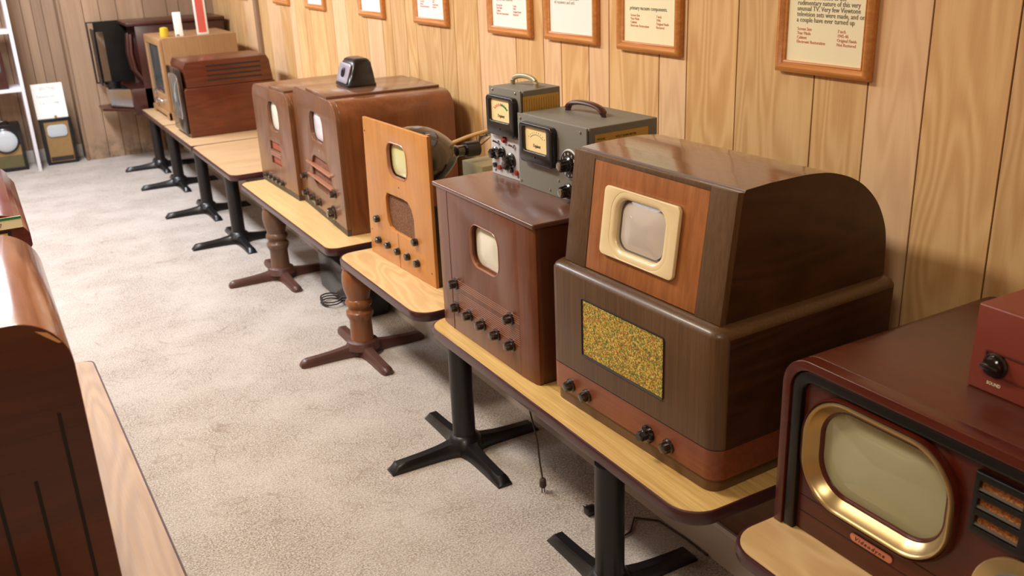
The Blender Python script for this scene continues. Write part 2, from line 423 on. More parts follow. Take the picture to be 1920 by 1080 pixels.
# ------------------------------------------------------------------ room
TZ = .42
X0W = 1.90
ys = [1.229, 1.438, 1.600, 1.773, 2.065, 2.284, 2.418, 2.691, 2.813, 2.993, 3.116, 3.326, 3.64, 3.866, 4.011, 4.284, 4.40, 4.58, 4.71, 4.92, 5.23, 5.45, 5.60, 5.87, 5.99, 6.17, 6.29, 6.50, 6.81, 7.03, 7.17, 7.44, 7.56, 7.74, 7.86, 8.08, 8.30, 8.46]
ys = [-2., -1.8, -1.5, -1.2, -.9, -.6, -.3, 0., .25, .45, .62, .80, 1.02] + ys
def plankwall(name, edges, axis, pos, z0, z1, mat, thick=.012, inward=-1):
    """planks with real open grooves between them; tone attribute = each plank's own colour"""
    bm = bmesh.new(); tones = []
    def cube(a0, a1, b0, b1, mi, tone):
        b = bmesh.new(); bmesh.ops.create_cube(b, size=1.)
        if axis == 'y':
            bmesh.ops.scale(b, vec=(abs(b1-b0), a1-a0, z1-z0), verts=b.verts); bmesh.ops.translate(b, vec=((b0+b1)/2, (a0+a1)/2, (z0+z1)/2), verts=b.verts)
        else:
            bmesh.ops.scale(b, vec=(a1-a0, abs(b1-b0), z1-z0), verts=b.verts); bmesh.ops.translate(b, vec=((a0+a1)/2, (b0+b1)/2, (z0+z1)/2), verts=b.verts)
        me = bpy.data.meshes.new('t'); b.to_mesh(me); b.free()
        for p in me.polygons: p.material_index = mi; tones.append(tone)
        bm.from_mesh(me); bpy.data.meshes.remove(me)
    rnd = random.Random(hash(name) % 1000 if False else len(edges)*13+5)
    last = .5
    for a0, a1 in zip(edges, edges[1:]):
        t = rnd.random()
        if abs(t-last) < .15: t = (t+.35) % 1
        last = t
        cube(a0+.0024, a1-.0024, pos, pos-inward*thick, 0, t)
    cube(edges[0], edges[-1], pos-inward*.004, pos-inward*(thick+.02), 1, .5)
    me = bpy.data.meshes.new(name); bm.to_mesh(me); bm.free()
    me.materials.append(M[mat]); me.materials.append(M['groove'])
    at = me.attributes.new('tone', 'FLOAT', 'FACE'); at.data.foreach_set('value', tones)
    ob = bpy.data.objects.new(name, me); COL.objects.link(ob); return struct(ob)

YF = 8.46
plankwall('wall_right', ys, 'y', X0W, 0, 2.5, 'panel', inward=-1)
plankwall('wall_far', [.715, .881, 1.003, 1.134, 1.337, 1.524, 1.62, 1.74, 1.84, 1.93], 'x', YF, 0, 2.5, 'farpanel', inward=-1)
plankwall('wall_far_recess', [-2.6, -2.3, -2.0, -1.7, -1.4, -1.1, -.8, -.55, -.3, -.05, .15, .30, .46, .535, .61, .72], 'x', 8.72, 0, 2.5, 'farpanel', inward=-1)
struct(MB().box(.70, .722, YF-.008, 8.72, 0, 2.5, .002).build('trim_1', 'farpanel'))
struct(MB().box(-2.6, .70, 8.695, 8.72, 0, .10, .004).build('baseboard_far', 'whitebase'))
struct(MB().box(-2.6, 1.95, -2.05, 8.75, -.05, 0).build('floor', 'carpet'))
struct(MB().box(-2.65, 1.95, -2.05, 8.8, 2.5, 2.55).build('ceiling', 'ceiling'))
plankwall('wall_left', [-2.+i*.3 for i in range(37)], 'y', -2.6, 0, 2.5, 'panel', inward=1)
plankwall('wall_near', [-2.6+i*.3 for i in range(16)], 'x', -2.0, 0, 2.5, 'panel', inward=1)
struct(MB().plate(rect(1.497, 1.895, .002, .372), a0=-1.5, a1=YF-.01, plane='xz').build('wall_right_lower', 'lowpanel'))
struct(MB().plate([(1.476, 0), (1.496, 0), (1.496, .108), (1.488, .108), (1.482, .1), (1.480, .02)], a0=-1.5, a1=YF-.01, plane='xz').build('baseboard_right', 'whitebase'))
struct(MB().box(1.872, 1.899, 7.02, 7.08, .02, 2.49, .004).build('wall_strip', 'farpanel'))  # upright strip standing proud of the right wall

# ------------------------------------------------------------------ tables
def arm(par, ox, oy, ang, L, mat, chamf=True):
    """one tapering foot of a cross base"""
    rows = []
    ca, sa = math.cos(ang), math.sin(ang)
    ss = [0, .08, .16, .26, .38, .55, .75, .92, 1.0] if chamf else [0, .08, .16, .26, .38, .55, .75, .9, .96, 1.0]
    for q in ss:
        w = .024+.045*math.exp(-q*9); h = .030+.032*math.exp(-q*3.2)
        if chamf and q == 1.0: h = .008
        if not chamf and q > .95: w *= .62 if q >= 1 else .88; h *= .5 if q >= 1 else .85
        u = q*L
        sec = [(-w, 0), (-w, h*.55), (-w*.55, h), (w*.55, h), (w, h*.55), (w, 0)]
        rows.append([(ox+u*ca-v*sa, oy+u*sa+v*ca, z) for v, z in sec])
    return MB().loft(rows).build('base_arm', mat, par, ang=40)

def pedestal(par, ox, oy, ztop, style):
    met = 'blackmetal' if style == 'black' else 'brownmetal'
    for i in range(4): arm(par, ox, oy, i*PI/2, .272, met, style == 'black')
    if style == 'black':
        MB().lathe([(.062, .030), (.05, .058), (.040, .066), (.0375, .075), (.0375, ztop-.001)], (ox, oy, 0), 'z', 32).build('pole', met, par)
    else:
        MB().lathe([(.075, .030), (.062, .058), (.050, .064)], (ox, oy, 0), 'z', 28).build('base_hub', met, par)
        h = ztop
        MB().lathe([(.049, .055), (.047, .06), (.045, .15), (.050, .162), (.056, .175), (.055, .188), (.046, .198), (.044, .206), (.050, .214), (.055, .224), (.053, .236), (.046, .244),
                    (.048, .256), (.056, .285), (.060, .32), (.058, .35), (.050, h-.012), (.055, h-.006), (.055, h)], (ox, oy, 0), 'z', 36).build('turned_post', 'turned' if style == 'wood' else 'turned2', par)

GT = 'laminate pedestal tables along the paneled wall'
def table(label, x0, x1, y0, y1, z, poles, style, lam, r=.05, rz=0., group=GT):
    cx, cy = (x0+x1)/2, (y0+y1)/2
    t = thing('pedestal_table', label, 'table', (cx, cy, 0), rz, group)
    w, d = x1-x0, y1-y0
    MB().plate(rrect(0, 0, w-.012, d-.012, r, 8), a0=z-.024, a1=z, plane='xy').build('tabletop', lam, t)
    th = .033
    m = MB()
    prof = [(-.007, z-.0003), (-.002, z-.0008), (.0, z-.006), (.0005, z-.016), (0., z-th+.006), (-.003, z-th), (-.007, z-th)]
    rows = [[(x, y, zz) for x, y in rrect(0, 0, w+2*o, d+2*o, r+o, 8)] for o, zz in prof]
    rows.append(rows[0]); b = MB(); b.loft(rows[:-1], caps=False)
    b.build('edge_band', 'edge', t)
    MB().plate(rrect(0, 0, w-.03, d-.03, r, 8), a0=z-th-.002, a1=z-.0245, plane='xy').build('underside', 'under', t)
    for px, py in poles: pedestal(t, px-cx, py-cy, z-th-.003, style)
    return t

table('oak laminate table under the slant-front set, yellow striped top and two black poles', 1.133, 1.885, 1.315, 2.663, TZ, [(1.18, 2.508), (1.165, 1.655)], 'black', 'lam4', r=.075)
table('short oak laminate table on a turned orange wooden post, under the blonde panel set', 1.133, 1.885, 2.724, 3.528, TZ, [(1.19, 3.460)], 'wood', 'lam3', r=.07)
table('oak laminate table on a dull brown turned post, under the pair of walnut sets', 1.130, 1.885, 3.604, 5.032, TZ, [(1.185, 4.597)], 'wood2', 'lam2', r=.05)
table('pale laminate table with bare top between the slatted set and the walnut pair', 1.105, 1.885, 5.090, 6.080, .45, [(1.165, 5.36), ], 'black', 'lam1', r=.05)
table('pale laminate table on a black pole, carrying the slatted mahogany set', 1.105, 1.885, 6.090, 6.985, .45, [(1.168, 6.16)], 'black', 'lam1', r=.01)
table('pale laminate table nearest the far wall, carrying the light oak set', 1.105, 1.885, 6.995, 7.875, .45, [(1.168, 7.06), (1.17, 7.78)], 'black', 'lam1', r=.01)
table('oak laminate table at the bottom right corner, under the maroon set with the big screen', 1.150, 1.885, .20, 1.238, TZ, [(1.5-.30, .45)], 'black', 'lam3', r=.075)
table('greyish oak laminate table on the left, under the glossy rounded walnut cabinet', -.78, .168, 1.15, 2.985, TZ, [(-.3, 1.5), (-.3, 2.7)], 'black', 'lamL', r=.03, rz=R(1.0), group=None)

# ------------------------------------------------------------------ set: slant-front on lower box (TV 6)
t = thing('television_set', 'dark walnut television with slanted upper box and gold speckled speaker cloth', 'television', (1.2213, 1.6884, TZ+.0008), R(2.2))
c6 = -.015
def planpts(x0, x1, w, r, seg=6, cy=c6):
    return rrect((x0+x1)/2, cy, x1-x0, w, r, seg)
MB().plate(planpts(.006, .572, .616, .034), a0=0, a1=.033, plane='xy').build('base_plinth', 'base6', t)
MB().plate(planpts(0, .578, .636, .036), a0=.034, a1=.108, plane='xy').build('control_band', 'band6', t)
m = MB()
rows = []
for ins, z in [(0, .1095), (0, .372), (.004, .381), (.012, .388), (.022, .391), (.045, .392)]:
    rows.append([(x, y, z) for x, y in planpts(0+ins, .578-ins, .636-2*ins, .036-ins*.3)])
m.loft(rows)
m.build('lower_cabinet', ['dark6'], t, ang=40)
MB().plate(planpts(-.0006, .5786, .6372, .0363), a0=.1082, a1=.1098, plane='xy').build('seam_line', 'dark', t)
# grille
gy0, gy1, gz0, gz1 = -.157, .152, .171, .321
MB().plate(rect(gy0+.002, gy1-.002, gz0+.002, gz1-.002), a0=-.0006, a1=.003).build('speaker_cloth', 'cloth6', t)
MB().ring((gy0+gy1)/2, (gz0+gz1)/2, gy1-gy0, gz1-gz0, .003, [(0, -.0005), (.003, -.003), (.004, 0.001), (0, .002)], 2).build('speaker_frame', 'dark', t)
knob(t, .209, .060, .0145, .022, 'knob'); knob(t, .138, .058, .0145, .022, 'knob')
kk = knob(t, -.108, .058, .0225, .012, 'knobblack', flange=False, amp=.12, lobes=10)
MB().lathe([(.0135, -.011), (.0135, -.028), (.010, -.031)], (0, -.108, .058), 'x', 7).build('knob_cap', 'knobblack', kk)
knob(t, -.181, .058, .015, .022, 'knob', lobes=7)
# upper box
uy0, uy1 = -.302, .265
P = [(.045, .392), (.047, .400), (.080, .668), (.086, .6785), (.15, .682), (.25, .682), (.30, .679), (.346, .672), (.407, .652), (.459, .622), (.505, .578), (.536, .525), (.549, .475), (.553, .392)]
def crom(p, n=6):
    o = []
    for i in range(len(p)-1):
        a, b, c, d = p[max(i-1, 0)], p[i], p[i+1], p[min(i+2, len(p)-1)]
        for j in range(n):
            q = j/n
            o.append(tuple(.5*((2*b[k])+(-a[k]+c[k])*q+(2*a[k]-5*b[k]+4*c[k]-d[k])*q*q+(-a[k]+3*b[k]-3*c[k]+d[k])*q**3) for k in (0, 1)))
    return o+[p[-1]]
P = P[:4]+crom(P[4:])
m = MB(); m.plate(P, a0=uy0, a1=uy1, plane='xz', mat=1)
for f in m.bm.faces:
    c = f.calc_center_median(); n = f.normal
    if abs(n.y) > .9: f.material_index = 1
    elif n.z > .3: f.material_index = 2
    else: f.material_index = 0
m.build('upper_cabinet', ['dark6', 'dark6x', 'dark6top'], t, ang=25)
sl = math.atan2(.036, .280)
S = Matrix.Translation((.0285, 0, .3945)) @ Matrix.Rotation(sl, 4, 'Y')
def onS(mb): return mb.xf(S)
po = -.02
onS(MB().plate(rect(-.222, .178, .0, .272), [rrect(-.018, .138, .200, .145, .01)], 0.0012, .0165, .0006)).build('screen_panel', 'mahog6', t)
onS(MB().plate(rect(uy0, -.2235, -.002, .284), a0=0, a1=.0168, bev=.001)).build('front_stile', 'dark6', t)
onS(MB().plate(rect(.1795, uy1, -.002, .284), a0=0, a1=.0168, bev=.001)).build('front_stile', 'dark6', t)
onS(MB().plate(rect(-.2235, .1795, .2725, .284), a0=0, a1=.0168, bev=.001)).build('front_rail', 'dark6', t)
onS(MB().ring(-.018, .138, .172, .124, .034, [(.0, .012), (.0, -.002), (.004, -.007), (.010, -.0095), (.020, -.0085)], 8, closed_prof=False)
    .plate(rrect(-.0155, .138, .268, .168, .014), [rrect(-.018, .138, .2085, .1605, .0525, 10)], -.0095, .0, .0018)).build('screen_bezel', 'cream', t)
onS(MB().screen(-.018, .138, .176, .128, .036, .009, .012, rim=1)).build('picture_tube', ['scr6', 'rimglass'], t)
onS(MB().plate(rrect(-.018, .138, .174, .126, .034), a0=.0145, a1=.016)).build('tube_recess', 'dark', t)
# side skin of lower cabinet in figured veneer, side shade in its colour
MB().plate(rect(.03, .55, .112, .370), a0=-.3335, a1=-.3325, plane='xz').build('side_veneer', 'dark6x', t)

# ------------------------------------------------------------------ set: plain red brown table set (TV 5)
t = thing('television_set', 'reddish brown square television with six fluted knobs, meters stacked on its top', 'television', (1.1935, 2.3455, TZ+.0008), R(.3))
W5, H5, D5 = .602, .470, .50
body = [(.022, -W5/2+.004), (.030, -W5/2), (D5, -W5/2), (D5, W5/2), (.030, W5/2), (.022, W5/2-.004)]
MB().plate(body, a0=.0, a1=H5-.012, plane='xy').build('cabinet', 'red5x', t)
def cut(p, s=1): return p
win = rrect(-.022, .326, .172, .132, .042, 8)
MB().plate(rect(-.216, .208, .0, H5-.012), [win], 0, .0218, .0015).build('front_panel', 'red5', t)
for y0, y1, s in ((.2085, .3005, 1), (-.3005, -.2165, -1)):
    a, b = (y0, y1) if s > 0 else (y1, y0)
    MB().plate([(.0, a), (.002, (a+b)/2), (.005, b-(b-a)*.12), (.0105, b), (.0225, b), (.0225, a)], a0=0, a1=H5-.012, plane='xy').build('side_band', 'red5', t, ang=50)
MB().plate(rrect(D5/2+.001, -.004, D5+.010, W5+.012, .006), a0=H5-.0118, a1=H5+.002, bev=.004, plane='xy').build('top_panel', 'red5top', t)
MB().screen(-.022, .326, .178, .138, .044, .020, .010, rim=1).build('picture_tube', ['scr5', 'mahog6'], t)
MB().ring(-.022, .326, .172, .132, .042, [(.0, .006), (-.0005, -.0006), (.0012, -.0010), (.002, 0.)], 8, closed_prof=False).build('screen_edging', 'barwood', t)
for y, z in ((.181, .163), (.181, .083), (.094, .084), (.008, .082), (-.080, .080), (-.168, .078), (-.165, .160)):
    knob(t, y, z, .0155, .026, 'knob', lobes=6, amp=.22)
m = MB()
for z0 in (.158, .118, .092):
    for i in range(4): m.box(-.0006, .0003, -.215, .165, z0+i*.0065, z0+i*.0065+.0012)
m.build('trim_lines', 'barwood', t)
MB().box(-.0006, .0003, .207, .2085, 0, H5-.014).build('panel_joint', 'dark', t)
TV5TOP = TZ+.0008+H5+.0022

# ------------------------------------------------------------------ meters
def handle(par, x0, y0, x1, y1, z, h, rx, ry, mat, name='handle'):
    pts = []
    for i in range(15):
        a = PI*i/14; u = (1-math.cos(a))/2
        hh = h*math.sin(a)**.55
        pts.append((x0+(x1-x0)*u, y0+(y1-y0)*u, z+hh))
    return MB().tube(pts, .01, 12, flat=(rx, ry)).build(name, mat, par)
def meter_face(par, y0, y1, z0, z1, dy0, dy1, dz0, dz1, col, arcs, prot=.016):
    b = MB().plate(rrect((y0+y1)/2, (z0+z1)/2, abs(y1-y0), z1-z0, .016, 6), [rrect((dy0+dy1)/2, (dz0+dz1)/2, abs(dy1-dy0), dz1-dz0, .008, 5)], -prot, .0, .003).build('meter_bezel', 'black', par)
    d = MB().plate(rrect((dy0+dy1)/2, (dz0+dz1)/2, abs(dy1-dy0)-.001, dz1-dz0-.001, .008, 5), a0=-prot*.55, a1=-.001).build('dial_face', col, par)
    cy, cz = (dy0+dy1)/2, dz0+(dz1-dz0)*.05; rr = (dz1-dz0)*.66
    for a0, a1, w, mt in arcs:
        pts = [(cy+rr*1.05*math.cos(R(a)), cz+rr*math.sin(R(a))) for a in range(a0, a1+1, 5)] + [(cy+(rr+w)*1.05*math.cos(R(a)), cz+(rr+w)*math.sin(R(a))) for a in range(a1, a0-1, -5)]
        MB().plate(pts, a0=-prot*.55-.0006, a1=-prot*.55).build('dial_scale', mt, d)
    m = MB().text('Triplett', cy+.021, cz+(dz1-dz0)*.14, .013, x=-prot*.55-.0004, shear=.25)
    for i in range(9):
        a = R(45+i*11.25); q = rr+.007
        m.box(-prot*.55-.0006, -prot*.55, cy+q*1.05*math.cos(a)-.0006, cy+q*1.05*math.cos(a)+.0006, cz+q*math.sin(a)-.0015, cz+q*math.sin(a)+.0015)
    m.build('dial_lettering', 'ink', d)
    MB().lathe([(.004, -prot), (.004, -prot-.0015), (.002, -prot-.002)], (0, cy, z0+.022), 'x', 12).build('zero_screw', 'knobblack', b)
    return b
G = 'bench meters on the red brown set'
t = thing('test_meter', 'wide grey bench meter with dark brown strap handle and large round selector dial', 'meter', (1.387, 2.436, TV5TOP), R(2.3), G)
W, Hm, Dm = .346, .217, .250
MB().plate(rrect(Dm/2+.006, -W/2, Dm-.012, W-.004, .006, 4), a0=.004, a1=Hm-.001, bev=.003, plane='xy').build('case', 'grey', t)
MB().plate(rect(-W, 0, 0.0, Hm), a0=0, a1=.0055, bev=.0012).build('front_plate', 'grey', t)
meter_face(t, -.207, -.036, .083, .200, -.178, -.057, .118, .189, 'dial', [(50, 130, .0015, 'greyink')], .02)
MB().lathe([(.043, 0), (.043, -.002), (.041, -.0035)], (0, -.268, .107), 'x', 40).build('dial_rim', 'silverpanel', t)
sp_ = MB().lathe([(.0385, -.003), (.0385, -.0055), (.037, -.006)], (0, -.268, .107), 'x', 40).build('selector_dial', 'black', t)
m = MB()
for i in range(12):
    a = 2*PI*i/12; m.text(['3', '1', '5', '0', '4', '2', '6', '7', '8', '0', '0', '2'][i], -.268+.031*math.cos(a)+.003, .107+.031*math.sin(a)-.004, .010, x=-.0064)
m.build('selector_numbers', 'paperwhite', sp_)
kn = knob(t, -.268, .107, .019, .034, 'knobblack', x0=-.005, lobes=10, amp=.14); MB().lathe([(.011, -.036), (.011, -.0405), (.009, -.041)], (0, -.268, .107), 'x', 20).build('knob_cap', 'screw', kn)
kn = knob(t, -.262, .030, .0175, .03, 'knobblack', x0=-.002, lobes=10, amp=.14); MB().lathe([(.010, -.029), (.010, -.0345), (.008, -.035)], (0, -.262, .030), 'x', 20).build('knob_cap', 'screw', kn)
for y, z in ((-.016, .203), (-.318, .203), (-.01, .014), (-.30, .014), (-.165, .014), (-.21, .050), (-.012, .112)):
    MB().lathe([(.0045, 0), (.004, -.002), (.002, -.003)], (0, y, z), 'x', 12).build('screw', 'screw', t)
MB().lathe([(.009, 0), (.009, -.006), (.005, -.007), (.005, -.012)], (0, -.028, .118), 'x', 8).build('jack', 'chrome', t)
handle(t, .135, -.070, .142, -.235, Hm-.004, .034, .013, .0075, plain('brown leather', (74, 36, 32), .3, coat=.4))
MB().plate(rect(.03, .214, .118, .196), a0=-W-.0012+.002, a1=-W+.002, plane='xz').build('side_label', 'ylabel', t)
m = MB()
for i, s in enumerate(('MODEL               VOLT OHM METER', 'RANGE    SENSITIVITY     USE RED', 'OHMS     D.C. VOLTS      A.C. VOLTS')):
    m.text(s, .036, .180-i*.016, .0085, x=-W+.0006, face='-y')
m.build('side_lettering', 'ink', t)
t = thing('test_meter', 'small grey meter with pale metal handle and red green dial arc', 'meter', (1.394, 2.622, TV5TOP), R(3.5), G)
W, Hm, Dm = .176, .276, .150
MB().plate(rrect(Dm/2+.006, -W/2, Dm-.012, W-.004, .006, 4), a0=.004, a1=Hm-.001, bev=.003, plane='xy').build('case', 'grey', t)
MB().plate(rect(-W, 0, 0.128, Hm), a0=0, a1=.0055, bev=.001).build('front_plate', 'grey', t)
MB().plate(rect(-W, 0, 0.0, .1275), a0=0, a1=.0055, bev=.001).build('control_panel', 'silverpanel', t)
meter_face(t, -.162, -.006, .132, .254, -.136, -.026, .175, .243, 'dial', [(45, 90, .006, 'redink'), (90, 135, .006, 'green')], .018)
for y, z, r, d in ((-.026, .068, .016, .024), (-.066, .076, .014, .022), (-.116, .058, .019, .028), (-.088, .040, .016, .014)):
    knob(t, y, z, r, d, 'knobblack', lobes=8)
for y, z, mt in ((-.022, .029, 'knobblack'), (-.052, .026, 'darkred'), (-.117, .027, 'knobblack'), (-.146, .024, 'darkred')):
    MB().lathe([(.008, 0), (.008, -.008), (.004, -.009)], (0, y, z), 'x', 14).build('jack', mt, t)
MB().lathe([(.010, 0), (.010, -.006), (.006, -.012)], (0, -.083, .118), 'x', 16).build('indicator_lamp', 'darkred', t)
for y, z in ((-.045, .104), (-.135, .104)):
    sw_ = MB().lathe([(.007, 0), (.006, -.006), (.003, -.007)], (0, y, z), 'x', 12).build('toggle_switch', 'chrome', t)
    MB().tube([(-.005, y, z), (-.02, y+.004, z+.008)], .0028, 8).build('lever', 'chrome', sw_)
for y, z in ((-.022, .267), (-.15, .267), (-.02, .012), (-.15, .012)):
    MB().lathe([(.004, 0), (.0035, -.002), (.002, -.003)], (0, y, z), 'x', 12).build('screw', 'screw', t)
handle(t, .070, -.030, .078, -.150, Hm-.004, .034, .007, .008, plain('pale handle metal', (170, 160, 132), .35, metal=.3))
MB().plate(rect(.010, .142, .14, .258), a0=-W-.0012+.002, a1=-W+.002, plane='xz').build('side_label', 'ylabel', t)
m = MB()
for i in range(14): m.box(.014+i*.009, .0146+i*.009, -W+.0004, -W+.001, .145, .25)
m.build('side_lettering', 'ink', t)

# ------------------------------------------------------------------ set: blonde panel with bare tube (TV 4)
t = thing('television_chassis', 'blonde wood front panel set with bare picture tube and chassis behind', 'television', (1.290, 3.206, TZ+.0008), R(2.5))
pan = [(.279, 0), (.250, .553), (-.289, .553), (-.281, 0)]
scw = rrect(-.030, .424, .162, .126, .040, 8)
spk = [(.082, .284), (-.060, .286), (-.095, .282), (-.122, .262), (-.138, .225), (-.136, .160), (-.120, .143), (-.085, .139), (.050, .141), (.080, .150), (.094, .175), (.098, .21), (.096, .262)]
MB().plate(pan, [scw, spk], 0, .013, .0012).build('front_panel', 'blonde', t)
MB().box(-.0006, .0004, .010, .0112, 0, .139).build('panel_split', 'dark', t)
MB().ring(-.030, .424, .162, .126, .040, [(0, .012), (-.001, -.001), (.002, -.002), (.004, 0)], 8, closed_prof=False).build('screen_edging', 'barwood', t)
MB().plate(rect(-.15, .11, .13, .295), a0=.0132, a1=.02).build('speaker_cloth', 'cloth4', t)
tb = MB().screen(-.030, .424, .170, .134, .044, .020, .009, rim=1).build('picture_tube', ['scr4', 'rimglass'], t)
MB().lathe([(.108, .024), (.118, .035), (.120, .06), (.118, .10), (.110, .135), (.095, .168), (.073, .200), (.048, .228), (.028, .244), (.0215, .256), (.020, .30)], (0, -.030, .424), 'x', 48).build('tube_funnel', 'crt', t)
MB().lathe([(.021, .285), (.030, .288), (.030, .345), (.024, .35)], (0, -.030, .424), 'x', 24).build('tube_socket', 'black', t)
for y, z in ((.184, .159), (.185, .071), (.101, .070), (.016, .066), (-.070, .067), (-.149, .061), (-.147, .144)):
    knob(t, y, z, .0145, .02, 'knobblack', lobes=8, amp=.08, flange=False)
for y, z in ((-.255, .05), (.255, .10), (.24, .50), (-.03, .325)):
    MB().lathe([(.0035, .001), (.003, -.001)], (0, y, z), 'x', 10).build('screw', 'knobblack', t)
MB().box(.0135, .05, -.282, -.268, .0, .30, .001).build('bracket', 'chassis', t)
MB().box(.0135, .05, .255, .268, .0, .30, .001).build('bracket', 'chassis', t)
MB().box(.05, .50, -.27, .26, .045, .10, .002).build('chassis_tray', 'chassis', t)
MB().box(.08, .50, -.26, -.25, .0, .045).box(.08, .50, .25, .26, 0, .045).build('tray_leg', 'chassis', t)
MB().box(.30, .43, -.135, .02, .10, .375, .004).build('transformer_case', 'olive', t)
MB().box(.40, .47, -.20, -.10, .10, .28, .004).build('transformer_case', 'chassis', t)
m = MB().tube([(.235, -.035, .46), (.30, -.04, .475), (.37, -.05, .487), (.43, -.06, .497)], .012, 10, flat=(.010, .007))
m.build('brass_bracket', plain('pale brass strap', (206, 172, 120), .4, metal=.4), t)
m = MB()
for a in range(7):
    r_ = random.Random(a)
    m.tube([(.345, -.03, .424), (.37+.02*r_.random(), -.06+.1*r_.random(), .44+.03*r_.random()), (.41, -.04-.05*r_.random(), .47+.02*r_.random()), (.43, -.06-.05*r_.random(), .40-.1*r_.random())], .0022, 6)
m.build('wiring', 'chassis', t)
for i, (x, y) in enumerate(((.12, -.2), (.2, -.19), (.28, -.21), (.14, .15))):
    MB().lathe([(.017, .10), (.017, .165), (.010, .185), (.004, .19)], (x, y, 0), 'z', 16).build('valve', 'glassdark', t)
MB().box(.018, .03, -.262, -.244, .30, .553).build('panel_batten', 'barwood', t)

# ------------------------------------------------------------------ walnut pair (TV 3b, 3a)
t = thing('television_set', 'large walnut television with barred speaker, black viewer box on its lid', 'television', (1.2865, 4.090, TZ+.0008), R(-3.3))
W, Hh, D = .715, .567, .53
win = rrect(-.022, .420, .205, .132, .046, 8); spo = rrect(-.030, .205, .315, .150, .065, 8)
MB().plate(arch(-W/2, W/2, .028, Hh, .085, 10), [win, spo], 0, .02, .0015).build('front_panel', 'wal3', t)
MB().plate(arch(-W/2, W/2, .0, Hh, .085, 10), a0=.0202, a1=D, bev=.002).build('cabinet', 'wal3x', t, ang=40)
MB().box(.001, .02, -W/2+.002, W/2-.002, 0, .0275).build('plinth', 'base3', t)
MB().screen(-.022, .420, .213, .140, .05, .0195, .009, rim=1).build('picture_tube', ['scr3', 'dark'], t)
MB().plate(rrect(-.030, .205, .313, .148, .064, 8), a0=.012, a1=.02).build('speaker_cloth', 'cloth3', t)
for z in (.232, .174): MB().box(-.012, .011, -.205, .195, z-.0045, z+.0045, .003).build('speaker_bar', 'barwood', t)
for y, z, r in ((.262, .148, .014), (.268, .062, .016), (.158, .062, .016), (.045, .062, .016), (-.228, .160, .015), (-.180, .066, .026)):
    knob(t, y, z, r, .028 if r < .02 else .034, 'knob', lobes=6, amp=.25)
MB().lathe([(.004, 0), (.002, -.002)], (0, -.03, .315), 'x', 10).build('screw', 'screw', t)
MB().box(.008, .525, -.21, .125, Hh+.0002, Hh+.010, .002).build('lid', 'lid3', t)
LIDZ = TZ+.0008+Hh+.0105
v = thing('viewer_box', 'small black moulded box with sloping shiny front and round eye on the walnut lid', 'projector box', (1.450, 4.140, LIDZ), R(-3.3))
rows = []
for z, xf_, xb, hy in ((0, -.002, .135, .098), (.010, -.002, .135, .098), (.013, .004, .133, .094), (.060, .020, .128, .088), (.100, .034, .123, .080), (.114, .044, .116, .074), (.120, .058, .105, .062), (.121, .065, .098, .05)):
    rows.append([(x, y, z) for x, y in rrect((xf_+xb)/2, 0, xb-xf_, 2*hy, .014, 4)])
MB().loft(rows).build('case', 'black', v, ang=50)
th_ = math.atan2(.034, .1)
fm = Matrix.Translation((.001, 0, .014)) @ Matrix.Rotation(th_, 4, 'Y')
MB().plate(rrect(0, .045, .156, .088, .01), [rrect(0, .046, .048, .044, .021, 8)], -.004, .002, .0015).xf(fm).build('front_bezel', plain('lamp sheen front', (206, 204, 222), .32, metal=.75), v)  # lamp reflection put into the pale front colour
MB().lathe([(.022, -.001), (.020, -.008), (.015, -.009), (.013, -.004)], (0, 0, .046), 'x', 28).xf(fm).build('eyepiece', 'black', v)

t = thing('television_set', 'narrower walnut television with two orange dial slots and five small knobs', 'television', (1.2765, 4.752, TZ+.0008), R(1.1))
W, Hh, D = .600, .518, .52
win = rrect(-.030, .380, .165, .148, .050, 8)
MB().plate(arch(-W/2, W/2, .028, Hh, .075, 10), [win, rect(-.085, .080, .200, .246), rect(-.080, .082, .128, .166)], 0, .02, .0015).build('front_panel', 'wal3', t)
MB().plate(arch(-W/2, W/2, .0, Hh, .075, 10), a0=.0202, a1=D, bev=.002).build('cabinet', 'wal3x', t, ang=40)
MB().box(.001, .02, -W/2+.002, W/2-.002, 0, .0275).build('plinth', 'base3', t)
MB().screen(-.030, .380, .173, .156, .054, .0195, .009, rim=1).build('picture_tube', ['scr5', 'dark'], t)
MB().box(.008, .019, -.075, .066, .204, .242).build('dial_scale', 'orangered', t)
MB().box(.008, .019, -.070, .068, .131, .163).build('dial_scale', 'orangered', t)
for z in (.188, .178): MB().box(-.003, .001, -.085, .080, z-.0015, z+.0015).build('trim_bar', 'barwood', t)
for i in range(5): knob(t, .196-.066*i, .042, .012, .02, 'knobblack', lobes=0)
MB().box(.010, .51, -.225, .02, Hh+.0002, Hh+.010, .002).build('lid', 'lid3', t)

# ------------------------------------------------------------------ slatted mahogany set
t = thing('television_set', 'red mahogany television with four dark side louvre slots near far end', 'television', (1.172, 6.562, .4508), R(.5))
W = .39; D = .578; Hs = .482
up = [(.02, .318), (.012, .45), (.028, Hs), (.555, Hs), (.572, .45), (.585, .318)]
m = MB().plate(up, a0=-W/2, a1=W/2, bev=.004, plane='xz'); m.build('upper_cabinet', 'slat', t)
MB().plate([(.0, 0), (.0, .30), (.012, .316), (.59, .316), (.598, .30), (.59, 0)], a0=-W/2-.006, a1=W/2+.006, bev=.004, plane='xz').build('lower_cabinet', 'slat', t)
for i in range(4):
    z = .445-i*.030
    MB().box(.155, .51, -W/2-.0012, -W/2+.001, z-.005, z+.005).build('louvre_slot', 'dark', t)
MB().box(-.022, -.0005, -W/2+.02, W/2-.01, .02, .44, .008).build('screen_hood', 'knob', t)
MB().ring(.0, .255, .25, .27, .03, [(0, -.0225), (.006, -.027), (.010, -.0225)], 6).build('screen_trim', 'chrome', t)
